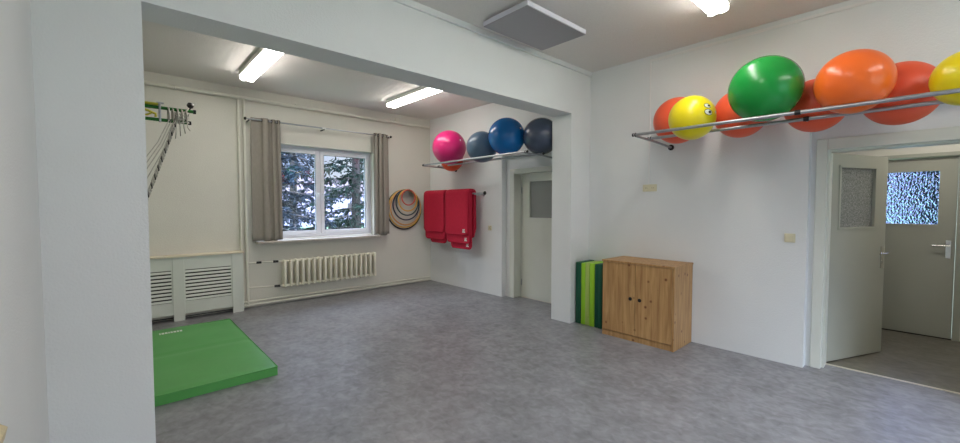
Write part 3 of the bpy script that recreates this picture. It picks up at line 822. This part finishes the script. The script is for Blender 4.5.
b = bm_new(); lathe(b, [(0,-.03),(.02,-.025),(.032,0),(.02,.025),(0,.03)], (.578, 5.0, 2.512), 16); tube(b, [(.578, 5.0, 2.49), (.56, 5.0, 2.44), (.535, 5.0, 2.34)], .009, 8)
obj('locking_pin', b, 'darkmetal', root, smooth='auto')
# rope: twisted strands from the knot down to the left wall
def twisted(bm, bm2, A, Bp, sag, R_, turns, n=120):
    thin = .62
    A, Bp = Vector(A), Vector(Bp)
    for s in range(3):
        pts = []
        for k in range(n+1):
            u = k/n; p = A.lerp(Bp, u)+Vector((0,0,-sag*4*u*(1-u)))
            ph = 2*PI*turns*u+s*2*PI/3
            pts.append(p+Vector((math.cos(ph), math.sin(ph)*.9, math.sin(ph)*.5))*R_)
        tube(bm2 if s == 0 else bm, pts, R_*(thin if s == 0 else .95), 6)
root = thing('climbing_rope', 'grey twisted rope knotted over the green arm and slung down to the left', 'rope', (.45, 5.0, 2.3))
b, b2 = bm_new(), bm_new(); twisted(b, b2, (.465, 4.965, 2.37), (.0, 5.0, .93), .02, .0095, 17, 200)
ro = obj('main_rope', b, 'rope', root, smooth=True); obj('dark_strand', b2, 'rope_dark', ro, smooth=True)
b = bm_new()
for k in range(5):
    x = .40+.035*k; random.seed(k)
    ring(b, (x, 5.0, 2.395), .062+random.uniform(-.004,.004), .008, 'x', 24, 6)
for k in range(4): tube(b, [(.42+.02*k, 4.96, 2.43-.03*k), (.47, 4.945, 2.40-.03*k), (.54, 4.965, 2.44-.035*k), (.56, 4.98, 2.48-.05*k)], .008, 6)
obj('knot', b, 'rope', root, smooth=True)
b = bm_new()
for k, (xa, xb, zb) in enumerate(((.42,.215,1.90),(.44,.215,1.84),(.40,.20,1.93),(.45,.22,1.76))):
    tube(b, [(xa, 4.97-.01*k, 2.34), ((xa+xb)/2+.012, 4.97, (2.34+zb)/2-.015), (xb, 4.99, zb), (xb-.3, 5.0, zb-.6)], .0042, 6)
for k in range(4): x = .45+.03*k; tube(b, [(x, 4.955, 2.38), (x+.006, 4.95, 2.28), (x-.004+.01*k, 4.95, 2.16+.03*k)], .005, 6)
obj('thin_cord', b, 'rope', root, smooth=True)

# ------------------------------------------------------------------ wooden rail at the left wall
root = thing('wooden_handrail', 'end of a pale wooden handrail on the left wall', 'handrail', (XL, .6, .95))
b = bm_new(); zt = .968
v = [(XL+.03, zt-.04), (XL+.03, zt), (XL+.055, zt+.008), (XL+.076, zt-.012), (XL+.07, zt-.04), (XL+.05, zt-.05)]
A = [b.verts.new((x, 1.50, z)) for x, z in v]; Bv = [b.verts.new((x, -1.2, z)) for x, z in v]
for i in range(len(v)): b.faces.new((A[i], A[(i+1) % len(v)], Bv[(i+1) % len(v)], Bv[i]))
b.faces.new(A); b.faces.new(Bv[::-1]); obj('rail', b, 'wood_pale', root)
for y in (1.2, 0, -1.0): obj('bracket', box(bm_new(), XL, XL+.035, y-.02, y+.02, .93, .955, .003), 'steel', root)

# ------------------------------------------------------------------ outside
b = bm_new(); gz = -.75
def quad(bm, pts): bm.faces.new([bm.verts.new(p) for p in pts])
g = bm_new(); box(g, -80, 100, D+.4, 44, gz-.2, gz); box(g, 7.3, 100, -40, D+.4, gz-.2, gz); box(g, -80, 7.3, -60, YF-.35, gz-.2, gz)
tag(obj('lawn', g, 'lawn'), 'green lawn outside the window', 'lawn', kind='structure')
g = bm_new(); box(g, -120, 160, 44, 110, gz-.2, gz+.01); tag(obj('road', g, 'road'), 'pale road beyond the lawn outside', 'road', kind='structure')
def house(x, y, w, d, h, label):
    root = thing('house', label, 'house', (x, y, gz), 'houses beyond the road')
    obj('wall', box(bm_new(), x-w/2, x+w/2, y-d/2, y+d/2, gz, gz+h), 'house', root)
    r = bm_new(); z0 = gz+h; p = [(x-w/2-.4,y-d/2-.4,z0),(x+w/2+.4,y-d/2-.4,z0),(x+w/2+.4,y+d/2+.4,z0),(x-w/2-.4,y+d/2+.4,z0),(x-w/2-.4,y,z0+3),(x+w/2+.4,y,z0+3)]
    V = [r.verts.new(q) for q in p]
    for f in ((0,1,5,4),(2,3,4,5),(0,4,3),(1,2,5),(0,3,2,1)): r.faces.new([V[i] for i in f])
    obj('roof', r, 'roof', root)
    for k in range(4):
        wx = x-w/2+w*(k+.5)/4; wi = obj('window', box(bm_new(), wx-.6, wx+.6, y-d/2-.06, y-d/2, gz+1.2, gz+2.7), 'dark', root)
house(28, 72, 20, 9, 4.2, 'pale house across the road, seen through the right pane')
house(50, 80, 16, 9, 4.6, 'pale house across the road, further right')
def bushes(x, y, r, h, label, m, seed):
    random.seed(seed); b = bm_new()
    for k in range(900):
        a = random.uniform(0, 2*PI); q = r*math.sqrt(random.random()); z = gz+h*random.random()*math.sqrt(max(0.02, 1-(q/r)**2))
        p = Vector((x+q*math.cos(a), y+q*math.sin(a), z)); d = Vector((random.uniform(-1,1), random.uniform(-1,1), random.uniform(.2,1.2))).normalized()*.22
        s = d.cross(Vector((random.random(), random.random(), random.random()))).normalized()*.05
        quad(b, [p-s, p+d*.5-s*1.6, p+d, p+d*.5+s*1.6])
    tag(obj('shrub', b, m), label, 'shrub', 'low shrubs on the lawn')
M['shrub'] = mat('shrub_leaves', (66,96,70), .8, noise=.3, nscale=4)
bushes(5.0, 13.6, 1.5, .75, 'low green shrub seen at the foot of the left pane', 'shrub', 1)
bushes(7.4, 14.6, 1.2, .7, 'low green shrub seen at the foot of the right pane', 'shrub', 2)
bushes(10.8, 20.8, 1.6, .7, 'low green shrub behind the right window edge', 'shrub', 3)
def conifer(x, y, H_, R_, nb, label, m, seed, z_first=.6):
    random.seed(seed)
    root = thing('conifer', label, 'tree', (x, y, gz), 'conifers outside the window')
    obj('trunk', tube(bm_new(), [(x, y, gz), (x+.03, y, gz+H_*.5), (x, y, gz+H_)], .1, 10, radii=[.17,.11,.02]), 'trunk', root, smooth=True)
    fb = bm_new(); br = bm_new()
    for k in range(nb):
        u = k/nb; z = gz+z_first+(H_-z_first)*u; a = k*2.399+random.uniform(-.3,.3)
        L = R_*(1-u*.85)*random.uniform(.75,1.1)
        dr = Vector((math.cos(a), math.sin(a), 0)); side = Vector((-dr.y, dr.x, 0))
        pts = []
        for i in range(7):
            s = i/6; pts.append(Vector((x, y, z))+dr*L*s+Vector((0,0,.12*L*s-.42*L*s*s+.16*L*s**3)))
        tube(br, pts, .02, 5, radii=[.028-.0035*i for i in range(7)])
        nt_ = int(16+L*26)
        for q in range(nt_):
            s = random.uniform(.12, 1)*6; i = min(5, int(s)); p = pts[i].lerp(pts[i+1], s-i)
            ln = random.uniform(.18,.42)*(1.1-.4*s/6)
            d = (side*random.choice((-1,1))*random.uniform(.2,1)+dr*random.uniform(0,.7)+Vector((0,0,random.uniform(-.75,.1)))).normalized()*ln
            # needle tufts along the twig
            for t_ in range(4):
                c = p+d*(t_/4+.1); e = (d.normalized()+Vector((random.uniform(-.5,.5), random.uniform(-.5,.5), random.uniform(-.5,.3)))).normalized()*.13
                w = e.cross(Vector((random.uniform(-1,1), random.uniform(-1,1), random.uniform(-1,1)))).normalized()*.017
                quad(fb, [c-w, c+e*.5-w*1.5, c+e, c+e*.5+w*1.5])
    fo = obj('foliage', fb, m, root); fo['kind'] = 'stuff'
    obj('branches', br, 'trunk', root, smooth=True)
conifer(5.25, 11.3, 7.5, 2.1, 62, 'tall conifer with its trunk showing through the right pane', 'needle', 11)
conifer(2.75, 10.6, 7.0, 1.75, 58, 'drooping conifer filling the left pane', 'needle_blue', 12)
conifer(5.1, 16.5, 9.0, 2.2, 60, 'conifer standing further back between the two nearer ones', 'needle_blue', 13)
conifer(9.4, 17.0, 9.0, 2.4, 60, 'conifer far right behind the trunk in the right pane', 'needle', 14)
# dark evergreen outside the hall end door
def hedge(x, y, r, h, label, seed):
    random.seed(seed); b = bm_new()
    for k in range(2600):
        a = random.uniform(0, 2*PI); q = r*math.sqrt(random.random()); z = gz+h*random.random()
        p = Vector((x+q*math.cos(a), y+q*math.sin(a), z)); d = Vector((random.uniform(-1,1), random.uniform(-1,1), random.uniform(-.2,1))).normalized()*.32
        s = d.cross(Vector((random.random(), random.random(), random.random()))).normalized()*.07
        quad(b, [p-s, p+d*.5-s*1.6, p+d, p+d*.5+s*1.6])
    tag(obj('evergreen_hedge', b, 'needle'), label, 'hedge')
hedge(10.2, -.72, .78, 4.0, 'dark evergreen hedge seen blurred through the hall door glass', 5)

# ------------------------------------------------------------------ world
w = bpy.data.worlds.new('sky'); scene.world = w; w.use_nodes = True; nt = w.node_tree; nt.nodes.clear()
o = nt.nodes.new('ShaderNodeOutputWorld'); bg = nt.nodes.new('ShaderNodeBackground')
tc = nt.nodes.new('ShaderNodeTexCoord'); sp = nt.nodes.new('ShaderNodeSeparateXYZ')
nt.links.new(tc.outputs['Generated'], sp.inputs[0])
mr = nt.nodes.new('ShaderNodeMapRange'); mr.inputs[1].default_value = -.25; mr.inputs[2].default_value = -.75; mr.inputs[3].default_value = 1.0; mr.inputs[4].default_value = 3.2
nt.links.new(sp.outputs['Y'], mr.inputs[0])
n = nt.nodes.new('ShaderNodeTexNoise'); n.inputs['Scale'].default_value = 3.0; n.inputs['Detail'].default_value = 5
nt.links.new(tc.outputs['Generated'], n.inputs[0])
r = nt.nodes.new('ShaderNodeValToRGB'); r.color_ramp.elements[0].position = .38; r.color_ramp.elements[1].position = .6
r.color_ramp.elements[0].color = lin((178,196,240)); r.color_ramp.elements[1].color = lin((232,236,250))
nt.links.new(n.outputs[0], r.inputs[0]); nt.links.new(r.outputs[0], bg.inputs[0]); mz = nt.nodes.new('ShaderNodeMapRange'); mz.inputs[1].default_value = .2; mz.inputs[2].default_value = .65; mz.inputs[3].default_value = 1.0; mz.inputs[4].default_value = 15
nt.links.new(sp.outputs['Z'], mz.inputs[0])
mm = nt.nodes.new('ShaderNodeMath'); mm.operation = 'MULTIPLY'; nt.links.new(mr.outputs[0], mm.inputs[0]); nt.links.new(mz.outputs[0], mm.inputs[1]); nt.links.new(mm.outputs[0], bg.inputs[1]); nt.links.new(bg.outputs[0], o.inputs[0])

# daylight portals in the window openings
def portal(name, loc, rot, sx, sy):
    l = bpy.data.lights.new(name, 'AREA'); l.shape = 'RECTANGLE'; l.size = sx; l.size_y = sy
    l.cycles.is_portal = True
    ob = bpy.data.objects.new(name, l); C.objects.link(ob); ob.location = loc; ob.rotation_euler = rot
portal('window_daylight_portal', ((wx0+wx1)/2, D+.30, (wz0+wz1)/2), (-PI/2,0,0), wx1-wx0, wz1-wz0)
portal('window_daylight_portal', ((WX0+WX1)/2, YF-.28, (WZ0+WZ1)/2), (PI/2,0,0), WX1-WX0, WZ1-WZ0)

# ------------------------------------------------------------------ camera
f, yaw, pi_, ro = 401.415, 42.113, 2.253, -.035
y_, p_r, r_r = map(math.radians, (yaw, pi_, ro))
fwd = Vector((math.sin(y_)*math.cos(p_r), math.cos(y_)*math.cos(p_r), -math.sin(p_r)))
rt0 = Vector((math.cos(y_), -math.sin(y_), 0)); up0 = rt0.cross(fwd)
rt = rt0*math.cos(r_r)+up0*math.sin(r_r); up = -rt0*math.sin(r_r)+up0*math.cos(r_r)
cam = bpy.data.cameras.new('camera'); co = bpy.data.objects.new('camera', cam); C.objects.link(co)
co.matrix_world = Matrix(((rt.x, up.x, -fwd.x, 0), (rt.y, up.y, -fwd.y, 0), (rt.z, up.z, -fwd.z, 1.5), (0,0,0,1)))
cam.sensor_width = 36; cam.sensor_fit = 'HORIZONTAL'; cam.lens = f/960*36; cam.clip_start = .02; cam.clip_end = 300
scene.camera = co

# eyes on the yellow ball, placed towards the room
yc = Vector(yb.location); ray = (fwd+rt*(708.5-480)/f-up*(110.5-221.5)/f).normalized()
def hit(u, v):
    ray = (fwd+rt*(u-480)/f-up*(v-221.5)/f).normalized(); oc = Vector((0,0,1.5))-yc
    bq = oc.dot(ray); cq = oc.dot(oc)-.2**2; disc = bq*bq-cq
    t = -bq-math.sqrt(max(disc, 0)); return (Vector((0,0,1.5))+ray*t-yc)
for (u, v, a) in ((707.5, 105.7, .02), (708.5, 112.0, .024)):
    e = print_patch(yc, .2, hit(u, v), a*1.7, a*1.15, .15, .0012, 'eye_outline', 'black', yb)
    print_patch(yc, .2, hit(u, v), a*1.5, a*.95, .15, .0018, 'eye_white', 'white_print', yb)
    print_patch(yc, .2, hit(u+1.2, v), a*.62, a*.56, .15, .0024, 'pupil', 'black', yb)

scene.view_settings.view_transform = 'Standard'; scene.view_settings.look = 'None'
scene.view_settings.gamma = 1; scene.view_settings.use_curve_mapping = False
scene.view_settings.exposure = .18
